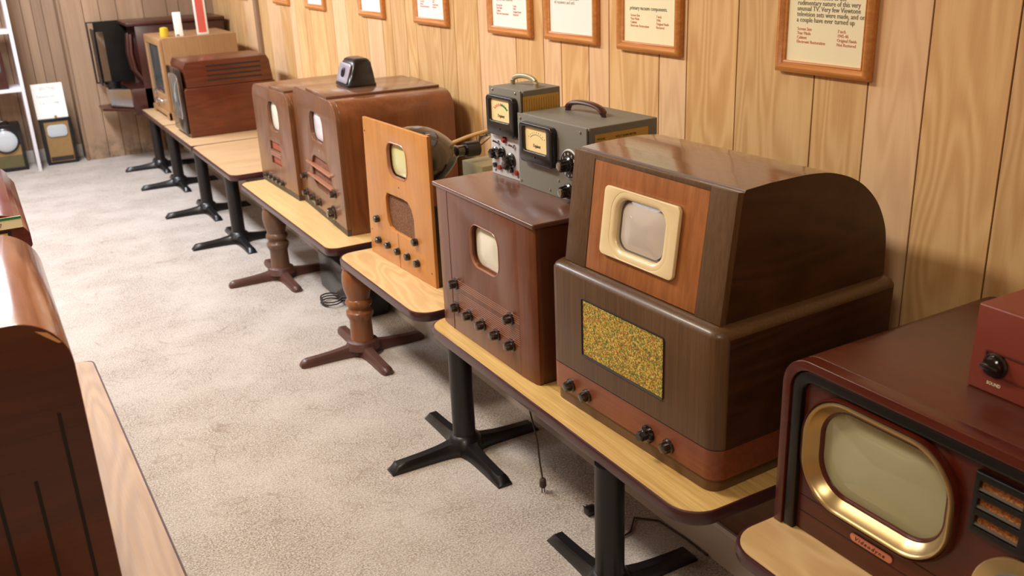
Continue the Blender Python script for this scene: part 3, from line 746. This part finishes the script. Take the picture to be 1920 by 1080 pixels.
MB().screen(.0, .255, .25, .27, .03, -.0225, .012).build('picture_tube', 'glassdark', t)
# ------------------------------------------------------------------ light oak set
t = thing('television_set', 'light oak upright television with mirror glass front and bracket feet', 'television', (1.197, 7.465, .4508), 0)
W = .60; D = .548; Hs = .574
MB().plate(rect(-W/2, W/2, .055, Hs), a0=.022, a1=D, bev=.004).build('cabinet', 'oak', t)
MB().plate(arch(-W/2, W/2, .055, Hs, .02), [rect(-.23, .26, .17, .52)], .0, .0215, .003).build('front_panel', 'oak', t)
MB().box(.012, .0212, -.228, .258, .172, .518).build('mirror_glass', 'glassdark', t)
MB().plate([(-W/2-.008, 0), (-W/2+.07, 0), (-W/2+.09, .025), (.21, .025), (.23, 0), (W/2+.008, 0), (W/2+.008, .054), (-W/2-.008, .054)], a0=-.010, a1=.012, bev=.002).build('front_foot_rail', 'oak', t)
MB().plate([(-.009, 0), (.06, 0), (.08, .025), (.46, .025), (.48, 0), (D, 0), (D, .054), (-.009, .054)], a0=-W/2-.008, a1=-W/2+.008, bev=.002, plane='xz').build('side_foot_rail', 'oak', t)
MB().plate([(.013, 0), (.06, 0), (.08, .025), (.46, .025), (.48, 0), (D, 0), (D, .054), (.013, .054)], a0=W/2-.008, a1=W/2+.008, bev=.002, plane='xz').build('side_foot_rail', 'oak', t)
knob(t, .10, .17, .018, .02, 'chrome', lobes=0); knob(t, .10, .10, .022, .025, 'chrome', lobes=0); knob(t, -.12, .12, .014, .02, 'chrome', lobes=0)
MB().box(-.003, .001, -.19, .0, .20, .215).build('trim_bar', 'chrome', t)
OZ = .4508+Hs+.0008
MB().box(-.028, .028, 0, .008, 0, .165, .001).build('leaflet', 'paperwhite', loc=(1.365, 7.26, OZ), rz=-.2); tag(bpy.data.objects['leaflet'], 'plain white upright card standing on the light oak television', 'card')
g_ = thing('ribbon_card', 'tall red card with white border standing on the light oak television', 'card', (1.53, 7.25, OZ), 0)
MB().box(-.042, .042, 0, .004, 0, .34, .001).box(-.02, .02, .004, .05, 0, .003).build('card', 'paperwhite', g_)
MB().box(-.028, .028, -.001, .0, .014, .33).build('red_stripe', 'redcard', g_)
tag(MB().lathe([(.030, 0), (.032, .01), (.028, .06), (.014, .066)], (0, 0, 0), 'z', 18).build('plastic_cup', 'yellow', loc=(1.27, 7.30, OZ)), 'small yellow plastic object at front corner of the light oak set', 'cup')
g_ = thing('metal_fitting', 'small shiny chrome fitting beside the yellow object on the light oak set', 'fitting', (1.36, 7.28, OZ), 0)
MB().lathe([(.022, 0), (.022, .012), (.012, .02), (.012, .034)], (0, 0, 0), 'z', 16).build('base', 'chrome', g_)
MB().tube([(0, 0, .03), (.03, .01, .036), (.07, .0, .03)], .006, 8).build('arm', 'chrome', g_)

# ------------------------------------------------------------------ far console with open front
t = thing('console_cabinet', 'dark red console with open front and drop shelf against the far wall', 'television console', (1.13, 8.17, 0), 0)
x1 = .72
MB().box(.04, x1, -.225, -.205, .40, 1.07, .002).build('side_panel', 'farred', t)
MB().box(.04, x1, .205, .225, .40, 1.07, .002).build('side_panel', 'farred', t)
MB().box(-.02, x1+.01, -.24, .24, 1.072, 1.10, .006).build('top_panel', 'farred', t)
MB().box(-.06, x1, -.225, .225, .40, .60, .004).build('lower_box', 'farred', t)
MB().box(x1-.02, x1, -.205, .205, .602, 1.07).build('back_panel', 'dark', t)
for y in (-.10, .05):
    MB().tube([(.02, y, 1.0), (.0, y-.03, .86), (.01, y-.05, .74), (.06, y-.04, .64)], .03, 10, flat=(.035, .02)).build('curved_rail', 'farred', t)
MB().plate(rect(-.255, .04, .62, 1.10), [rect(-.245, -.205, .63, 1.09), rect(-.195, -.14, .63, 1.02)], .20, .222, .002, plane='xz').build('open_door', 'blackworn', t)
MB().box(-.235, -.225, .02, .20, .62, 1.05, .003).build('door_stay', 'blackworn', t)
MB().plate([(-.27, -.02), (-.06, -.23), (-.06, .22), (-.27, .22)], a0=.43, a1=.448, plane='xy').build('drop_shelf', 'farred', t)
rec = MB().plate([(-.20, -.02), (-.062, -.19), (-.062, .17), (-.20, .17)], a0=.4485, a1=.60, bev=.01, plane='xy').build('chrome_deck', 'chrome', t)
MB().lathe([(.06, .601), (.06, .63), (.05, .64)], (-.15, .10, 0), 'z', 20).build('deck_dial', 'black', t)
for x in (.50, .66):
    for y in (-.2, .2): MB().box(x, x+.03, y-.015, y+.015, 0, .40).build('leg', 'farred', t)
# ------------------------------------------------------------------ maroon big-screen set (right front)
t = thing('television_set', 'maroon television with large gold rimmed screen and black moulding, partly out of frame', 'television', (1.290, .918, TZ+.0008), R(.4))
W = .62; Hh = .389; D = .585
A = arch(-W/2, W/2, 0, Hh, .065, 10)
def inset(r0, d): return arch(-W/2+d, W/2-d, 0.0, Hh-d, max(.065-d*.9, .02), 10)
yo = .194   # local y offset of the measured frame
MB().plate(A, a0=.032, a1=D, bev=.001).build('cabinet', 'maroontop', t, ang=40)
MB().plate(uarch(W, Hh, 0, .020, .065, .05), a0=.0, a1=.0318, bev=.002).build('front_rim', 'maroon', t, ang=40)
MB().plate(uarch(W, Hh, .0205, .046, .05, .03), a0=.004, a1=.0316, bev=.006, res=3).build('black_moulding', 'blackworn', t, ang=50)
cy, cz = -.113+yo, .214
MB().plate(arch(-W/2+.0465, W/2-.0465, .002, Hh-.0465, .03, 10), [rrect(cy, cz, .316, .222, .088, 12)], .018, .0314).build('front_panel', 'maroon', t)
MB().ring(cy, cz, .280, .184, .070, [(.029, .018), (.028, .004), (.024, -.003), (.021, -.002), (.018, .003), (.013, .012), (.005, .020), (.000, .026)], 14, closed_prof=False).build('screen_bezel', 'brass', t, ang=50)
MB().ring(cy, cz, .272, .176, .066, [(.036, .018), (.038, .008), (.035, .000), (.0325, .004)], 14, closed_prof=False).build('bezel_edging', 'maroon', t, ang=50)
MB().ring(cy, cz, .280, .184, .070, [(.003, .0225), (.000, .0225), (-.002, .026), (-.003, .031)], 14, closed_prof=False).build('tube_gasket', 'maroon', t)
MB().screen(cy, cz, .280, .184, .070, .0312, .012, seg=12).build('picture_tube', 'scrv', t)
for z in (.046, .083): MB().box(.0174, .0181, -W/2+.047, W/2-.047, z-.0008, z+.0008).build('groove_line', 'dark', t)
bd = MB().plate(rrect(-.118+yo, .060, .098, .017, .0084, 6), a0=.0150, a1=.0178, bev=.0006).build('nameplate', 'copper', t)
MB().text('Videodyne', -.118+yo+.039, .056, .0125, x=.0146, shear=.35, space=1.35).build('nameplate_lettering', 'ink', bd)
gy, gz = -.40+yo, .268
MB().plate(rect(gy-.092, gy+.092, gz-.052, gz+.062), [rect(gy+a, gy+a+.076, gz-.040+i*.033, gz-.040+i*.033+.022) for a in (-.083, .007) for i in range(3)], .006, .0178, .0015).build('speaker_grille', 'blackworn', t)
for i in range(3):
    z = gz-.040+i*.033
    MB().box(0, .011, gy-.085, gy+.085, -.0025, .0025, rot=Matrix.Rotation(R(35), 4, 'Y')).xf(Matrix.Translation((.007, 0, z+.003))).build('grille_slat', 'base3', t)
MB().plate(rect(gy-.085, gy+.085, gz-.045, gz+.055), a0=.0179, a1=.0187).xf(Matrix.Translation((-.002, 0, 0))).build('speaker_cloth', 'clothv', t)
MB().lathe([(.092, .0179), (.092, .012), (.088, .010)], (0, -.415+yo, .115), 'x', 48).build('tuning_dial', 'brass', t)
MB().plate([(-.415+yo+.066*math.cos(R(a)), .115+.066*math.sin(R(a))) for a in range(10, 171, 8)]+[(-.415+yo, .118)], a0=.009, a1=.0101).build('dial_window', 'grey', t)
MB().box(.0315, .036, -.305, -.27, .0, .03).build('rear_foot', 'maroon', t)
# red amplifier box on it
b5 = thing('control_box', 'red brown metal box with black SOUND knob on the maroon television', 'control box', (1.446, .940, TZ+.0008+Hh+.0008), R(-1.0))
rows = []
for z, xf_ in ((0, 0), (.158, .004)):
    rows.append([(xf_, 0, z), (xf_, -.34, z), (.34, -.34, z), (.34, 0, z)])
mm = MB().loft(rows); bmesh.ops.bevel(mm.bm, geom=list(mm.bm.edges), offset=.004, segments=3, profile=.5, affect='EDGES')
mm.build('case', 'redbox', b5)
MB().plate(rrect(-.17, .058, .285, .046, .006), [rrect(-.17, .058, .279, .040, .004)], -.0008, .003).build('panel_edging', plain('scuffed edge', (96, 40, 30), .5), b5)
k_ = knob(b5, -.050, .056, .0185, .016, 'knobblack', x0=.001, lobes=0)
MB().box(-.021, -.012, -.0675, -.0325, .051, .061, .003).build('pointer_grip', 'knobblack', k_)
MB().text('SOUND', -.0385, .018, .0085, x=-.0006, sx=.9).text('VIDEO', -.125, .018, .0085, x=-.0006, sx=.9).build('lettering', 'paper', b5)
knob(b5, -.16, .056, .0185, .016, 'knobblack', x0=.001, lobes=0)

# ------------------------------------------------------------------ left glossy walnut cabinet
t = thing('television_set', 'glossy walnut cabinet with rounded shoulders, seen end on at left edge', 'television', (-.34, 1.839, TZ+.0008), 0)
w = .391; top = .652; r = .080
pr = [(-w, 0), (w, 0), (w, top-r*1.05)]
pr += [(w-r+r*math.cos(R(a)), top-r*1.05+r*1.05*math.sin(R(a))) for a in range(10, 91, 8)]
pr += [(-w+r-r*math.cos(R(a)), top-r*1.05+r*1.05*math.sin(R(a))) for a in range(90, 9, -8)]
pr += [(-w, top-r*1.05)]
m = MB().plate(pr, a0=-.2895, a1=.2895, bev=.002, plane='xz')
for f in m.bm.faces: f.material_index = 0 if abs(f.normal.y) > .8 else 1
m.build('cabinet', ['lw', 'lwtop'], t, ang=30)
for x, z1 in ((.352, .490), (.297, .382), (.24, .49)):
    MB().box(x-.003, x+.003, -.2903, -.288, .0, z1).build('louvre_slot', 'dark', t)
MB().plate([(.345, .634), (.362, .628), (.379, .608), (.374, .608), (.360, .620)], a0=-.2902, a1=-.288, plane='xz').build('chipped_veneer', plain('bare chipped wood', (206, 150, 92), .6), t)
# left console behind
t = thing('console_cabinet', 'dark red lidded console standing behind the glossy walnut cabinet', 'television console', (-.29, 3.385, 0), 0)
pr = [(-.34, 0), (.34, 0), (.34, .80), (.348, .81), (.348, .845), (.338, .862), (.332, .868), (.330, .885), (.316, .900), (.300, .905), (.285, .910), (-.34, .910)]
MB().plate(pr, a0=-.385, a1=.385, bev=.001, plane='xz').build('cabinet', 'lred', t, ang=22)
MB().box(.0, .30, -.3862, -.384, .80, .862, .0).build('opening_shade', 'dark', t)  # dark sheet on the solid end, painting the shade of an opening
g_ = thing('ruler_strip', 'white paper strip with green upper edge on end of the dark red console', 'label strip', (-.03, 2.9965, .868), 0)
MB().box(-.15, .073, 0, .002, 0, .034).build('strip', 'paper', g_)
MB().box(-.15, .073, -.0006, .0, .026, .034).build('green_edge', 'green', g_)
MB().text('07', .005, .008, .016, x=-.0006, face='-y').build('lettering', 'greyink', g_)
MB().box(.19, .29, -.3866, -.3856, .826, .856).build('paper_tag', 'ylabel', t, label='yellowed paper tag')

# ------------------------------------------------------------------ far left: shelf and small sets
t = thing('shelving_unit', 'white painted wooden shelf unit in the far left corner', 'shelf', (-.05, 8.42, 0), 0)
MB().box(.37, .395, -.14, .20, 0, 2.1, .002).build('side_panel', 'white', t)
MB().box(-.62, -.595, -.14, .20, 0, 2.1, .002).build('side_panel', 'white', t)
for z in (1.075, .640, 1.5, 2.07): MB().box(-.595, .37, -.14, .20, z-.012, z+.012, .002).build('shelf_board', 'white', t)
s_ = thing('television_set', 'small red brown television on the middle board of the white shelf', 'television', (.12, 8.32, .6528), 0)
MB().plate(arch(-.16, .12, 0, .29, .02), a0=.012, a1=.20, bev=.003, plane='xz').build('cabinet', 'farred', s_)
MB().plate(arch(-.16, .12, 0, .29, .02), [rrect(0.03, .19, .13, .12, .02)], 0, .0118, .002, plane='xz').build('front_panel', 'farred', s_)
MB().plate(rrect(.03, .19, .14, .13, .02), a0=.008, a1=.0118, plane='xz').build('picture_tube', 'glassdark', s_)
MB().lathe([(.014, -.012), (.014, .0)], (.04, 0, .06), 'y', 16).build('knob', 'brass', s_)
# floor sets
s_ = thing('television_set', 'small black upright set with round white screen on floor below the shelf', 'television', (.135, 8.42, .0008), 0)
MB().plate(rect(-.135, .125, 0, .37), a0=.012, a1=.18, bev=.004, plane='xz').build('cabinet', 'black', s_)
MB().plate(rect(-.135, .125, 0, .37), [rect(-.10, .10, .03, .21)], 0, .0118, .003, plane='xz').build('front_panel', 'black', s_)
MB().box(-.10, .10, .006, .0118, .125, .21).build('speaker_panel', 'goldfront', s_)
MB().box(-.10, .10, .006, .0118, .03, .125).build('lower_panel', 'olivefront', s_)
MB().lathe([(.098, -.001), (.098, -.008), (.088, -.014), (.086, -.004)], (0, 0, .245), 'y', 36).build('screen_ring', 'black', s_)
MB().lathe([(.086, -.006), (.07, -.014), (.04, -.019), (.01, -.020)], (0, 0, .245), 'y', 36).build('picture_tube', 'scrf', s_)
MB().tube([(-.05, .09, .37), (-.04, .09, .385), (.04, .09, .385), (.05, .09, .37)], .008, 8).build('handle', 'black', s_)
s_ = thing('television_set', 'small black framed set with gold front and rectangular pale screen on floor', 'television', (.522, 8.465, .0008), 0)
MB().plate(rect(-.115, .115, 0, .37), a0=.012, a1=.18, bev=.004, plane='xz').build('cabinet', 'black', s_)
MB().plate(rect(-.115, .115, 0, .37), [rect(-.09, .09, .022, .345)], 0, .0118, .003, plane='xz').build('front_panel', 'black', s_)
MB().box(-.09, .09, .004, .0118, .022, .345).build('gold_front', 'goldfront', s_)
MB().plate(rrect(0, .272, .148, .095, .03), a0=-.004, a1=.0038, bev=.002, plane='xz').build('picture_tube', 'scrf', s_)
MB().box(-.085, .085, .0, .0039, .030, .062).build('control_strip', 'knob', s_)
c_ = thing('sign_card', 'white printed card standing on the small gold fronted floor set', 'sign', (.512, 8.49, .3725), 0)
mm = MB().box(-.115, .115, 0, .003, 0, .275).xf(Matrix.Rotation(R(-8), 4, 'X')); mm.build('card', 'paperwhite', c_)
m = MB()
for i, (s, z, y) in enumerate((('SENTINEL', .225, -.06), ('Television Set', .165, -.09), ('7 in', .11, -.075), ('1948', .11, .02))):
    MB().text(s, y, z, .030 if i else .036, x=-.0006, face='-y', sx=.8).xf(Matrix.Rotation(R(-8), 4, 'X')).build('text_line', 'paleink', c_)
MB().lathe([(.012, -.012), (.010, -.02)], (.02, 0, .012), 'y', 10).build('clip', 'brass', c_)

# ------------------------------------------------------------------ framed cards on the right wall
GF = 'framed cards on the right wall'
def frame(y0, y1, zb, label, paper, lines, tab, detail=True, h=.44):
    f = thing('picture_frame', label, 'picture frame', (X0W-.0005, (y0+y1)/2, zb), 0, GF)
    w = y1-y0; cz = h/2; fw = .030
    MB().ring(0, cz, w-2*fw, h-2*fw, .001, [(0, -.001), (0, -.013), (.004, -.016), (.007, -.013), (.009, -.017), (.016, -.024), (.024, -.023), (.030, -.016), (.030, -.001)], 1, sharp=True).build('frame', 'frame', f, ang=40)
    MB().box(-.008, -.001, -w/2+fw*.9, w/2-fw*.9, fw*.9, h-fw*.9).build('card', paper, f)
    m = MB(); yl = w/2-fw-.030; sz = .0172
    z = fw+.0995
    for i, s in enumerate(reversed(lines)): MB().text(s, yl, z+i*.0139, sz, x=-.0084, sx=.93).build('text_line', 'greyink' if paper == 'paper' else 'paleink', f)
    if tab:
        m = MB()
        for i, (a, b) in enumerate(tab):
            MB().text(a, yl-.004, fw+.0786-i*.0107, .0112, x=-.0084, sx=.95).build('table_entry', 'redink', f)
            MB().text(b, yl-.138, fw+.0786-i*.0107, .0112, x=-.0084, sx=.95).build('table_entry', 'redink', f)
    return f
TAB = [('Screen Size', '7 inch'), ('Year Made', '1945-46'), ('Cabinet', 'Original Finish'), ('Electronic Restoration', 'Not Restored')]
frame(1.586, 1.898, 1.235, 'nearest framed warm-tinted card, reading that Viewtone sets were made', 'paper',
      ['This set is shown without', 'its cover, because of the', 'rudimentary nature of this very', 'unusual TV. Very few Viewtone', 'television sets were made, and only', 'a couple have ever turned up'], TAB)
TB2 = [('Screen Size', '7 inch'), ('Year Made', '1946'), ('Cabinet', 'Original Finish'), ('Electronic Restoration', 'Restored')]
frame(2.300, 2.622, 1.236, 'framed warm-tinted card with red table text, second from the right edge', 'paper', ['primary vacuum components.'], TB2)
frame(2.742, 3.080, 1.238, 'framed white card above the blonde panel set, nearly blank below text', 'paperwhite', ['as it was in the last years', 'of receivers and sets'], None)
frame(3.182, 3.522, 1.234, 'framed card above the bare tube, red table and pale blank bottom', 'paperwhite', ['this set was restored'], TB2)
frame(3.910, 4.262, 1.234, 'framed white card above the barred-speaker walnut set with small pale table', 'paperwhite', ['original receiver.'], TB2)
frame(4.647, 4.986, 1.234, 'framed white card above the viewer box and narrower walnut set', 'paperwhite', [], None)
frame(5.555, 5.897, 1.236, 'framed white card seventh from the right, beyond the walnut pair', 'paperwhite', [], None)
frame(6.260, 6.590, 1.240, 'framed white card above the slatted mahogany set', 'paperwhite', [], None)
frame(7.30, 7.62, 1.243, 'farthest framed card, above the light oak set near the corner', 'paperwhite', [], None)

# ------------------------------------------------------------------ cords and odds under the tables
c_ = thing('power_cord', 'thin brown cord hanging from the near table with plug touching the carpet', 'cord', (1.25, 2.19, 0), 0)
MB().tube([(.02, .03, .382), (.0, .01, .32), (.0, -.005, .26), (.012, -.02, .17), (.01, -.035, .10), (.012, -.045, .045)], .0028, 8).build('cable', 'wire', c_)
MB().lathe([(.006, .050), (.010, .045), (.011, .024), (.007, .018)], (.012, -.045, 0), 'z', 14).tube([(.008, -.045, .02), (.008, -.045, .001)], .0015, 6).tube([(.017, -.045, .02), (.017, -.045, .001)], .0015, 6).build('plug', 'wire', c_)
c_ = thing('power_cord', 'brown cord on the carpet with black plug beside the nearest black pole', 'cord', (1.32, 1.97, 0), 0)
MB().tube([(.0, .0, .012), (.02, -.03, .008), (.01, -.08, .006), (-.03, -.11, .005), (-.01, -.15, .005), (.04, -.14, .005), (.09, -.09, .005), (.14, -.14, .005), (.15, -.25, .005), (.15, -.34, .005)], .003, 8).build('cable', 'wire', c_)
MB().box(-.018, .018, -.014, .016, 0, .024, .006).tube([(-.006, .014, .012), (-.006, .032, .012)], .0018, 6).tube([(.006, .014, .012), (.006, .032, .012)], .0018, 6).build('plug', 'black', c_)
c_ = thing('black_case', 'black box with cable pushed under the table of the walnut pair', 'case', (1.36, 4.10, .0008), 0)  # dark mass under the table, built as a plain black box
MB().box(-.05, .09, -.30, .25, .0, .20, .012).build('case', 'black', c_)
MB().tube([(-.09+.05*math.cos(a*.6), -.02+.06*math.sin(a*.6), .004+.0012*a) for a in range(28)], .0035, 8).build('cable_coil', 'black', c_)

# ------------------------------------------------------------------ lights
def area(name, loc, sx, sy, power, col, rot=(0, 0, 0)):
    l = bpy.data.lights.new(name, 'AREA'); l.shape = 'RECTANGLE'; l.size = sx; l.size_y = sy; l.energy = power; l.color = col
    o = bpy.data.objects.new(name, l); o.location = loc; o.rotation_euler = rot; COL.objects.link(o); return o
COOL = (.87, .92, 1.0); WARM = (1.0, .89, .72)
area('ceiling_lamp', (.05, 7.0, 2.46), .35, 1.2, 62, COOL)
area('ceiling_lamp', (.05, 4.9, 2.46), .35, 1.2, 58, COOL)
area('ceiling_lamp', (.10, 2.9, 2.46), .35, .8, 40, WARM)
area('ceiling_lamp', (-.1, .3, 2.46), .6, .6, 16, WARM)
area('ceiling_lamp', (-1.9, 5.0, 2.46), .4, 2.4, 14, COOL)
w = bpy.data.worlds.new('World'); SC.world = w; w.use_nodes = True
w.node_tree.nodes['Background'].inputs[0].default_value = (.9, .93, 1, 1); w.node_tree.nodes['Background'].inputs[1].default_value = .3

# ------------------------------------------------------------------ camera
YAW, PIT, ROL, F = R(28.887), R(-20.441), R(-2.437), 1766.3
f = Vector((math.sin(YAW)*math.cos(PIT), math.cos(YAW)*math.cos(PIT), math.sin(PIT)))
r = f.cross(Vector((0, 0, 1))).normalized(); u = r.cross(f)
c, s = math.cos(ROL), math.sin(ROL)
r2 = c*r+s*u; u2 = -s*r+c*u
cam = bpy.data.cameras.new('Camera'); co = bpy.data.objects.new('Camera', cam); COL.objects.link(co)
co.matrix_world = Matrix(((r2.x, u2.x, -f.x, 0), (r2.y, u2.y, -f.y, 0), (r2.z, u2.z, -f.z, 1.6), (0, 0, 0, 1)))
cam.sensor_width = 36; cam.lens = F*36/1920; cam.clip_start = .05
cam.dof.use_dof = True; cam.dof.focus_distance = 2.5; cam.dof.aperture_fstop = 5.0
SC.camera = co
SC.view_settings.view_transform = 'Standard'; SC.view_settings.look = 'None'; SC.view_settings.gamma = 1.0
SC.view_settings.exposure = 0.42; SC.view_settings.use_curve_mapping = False
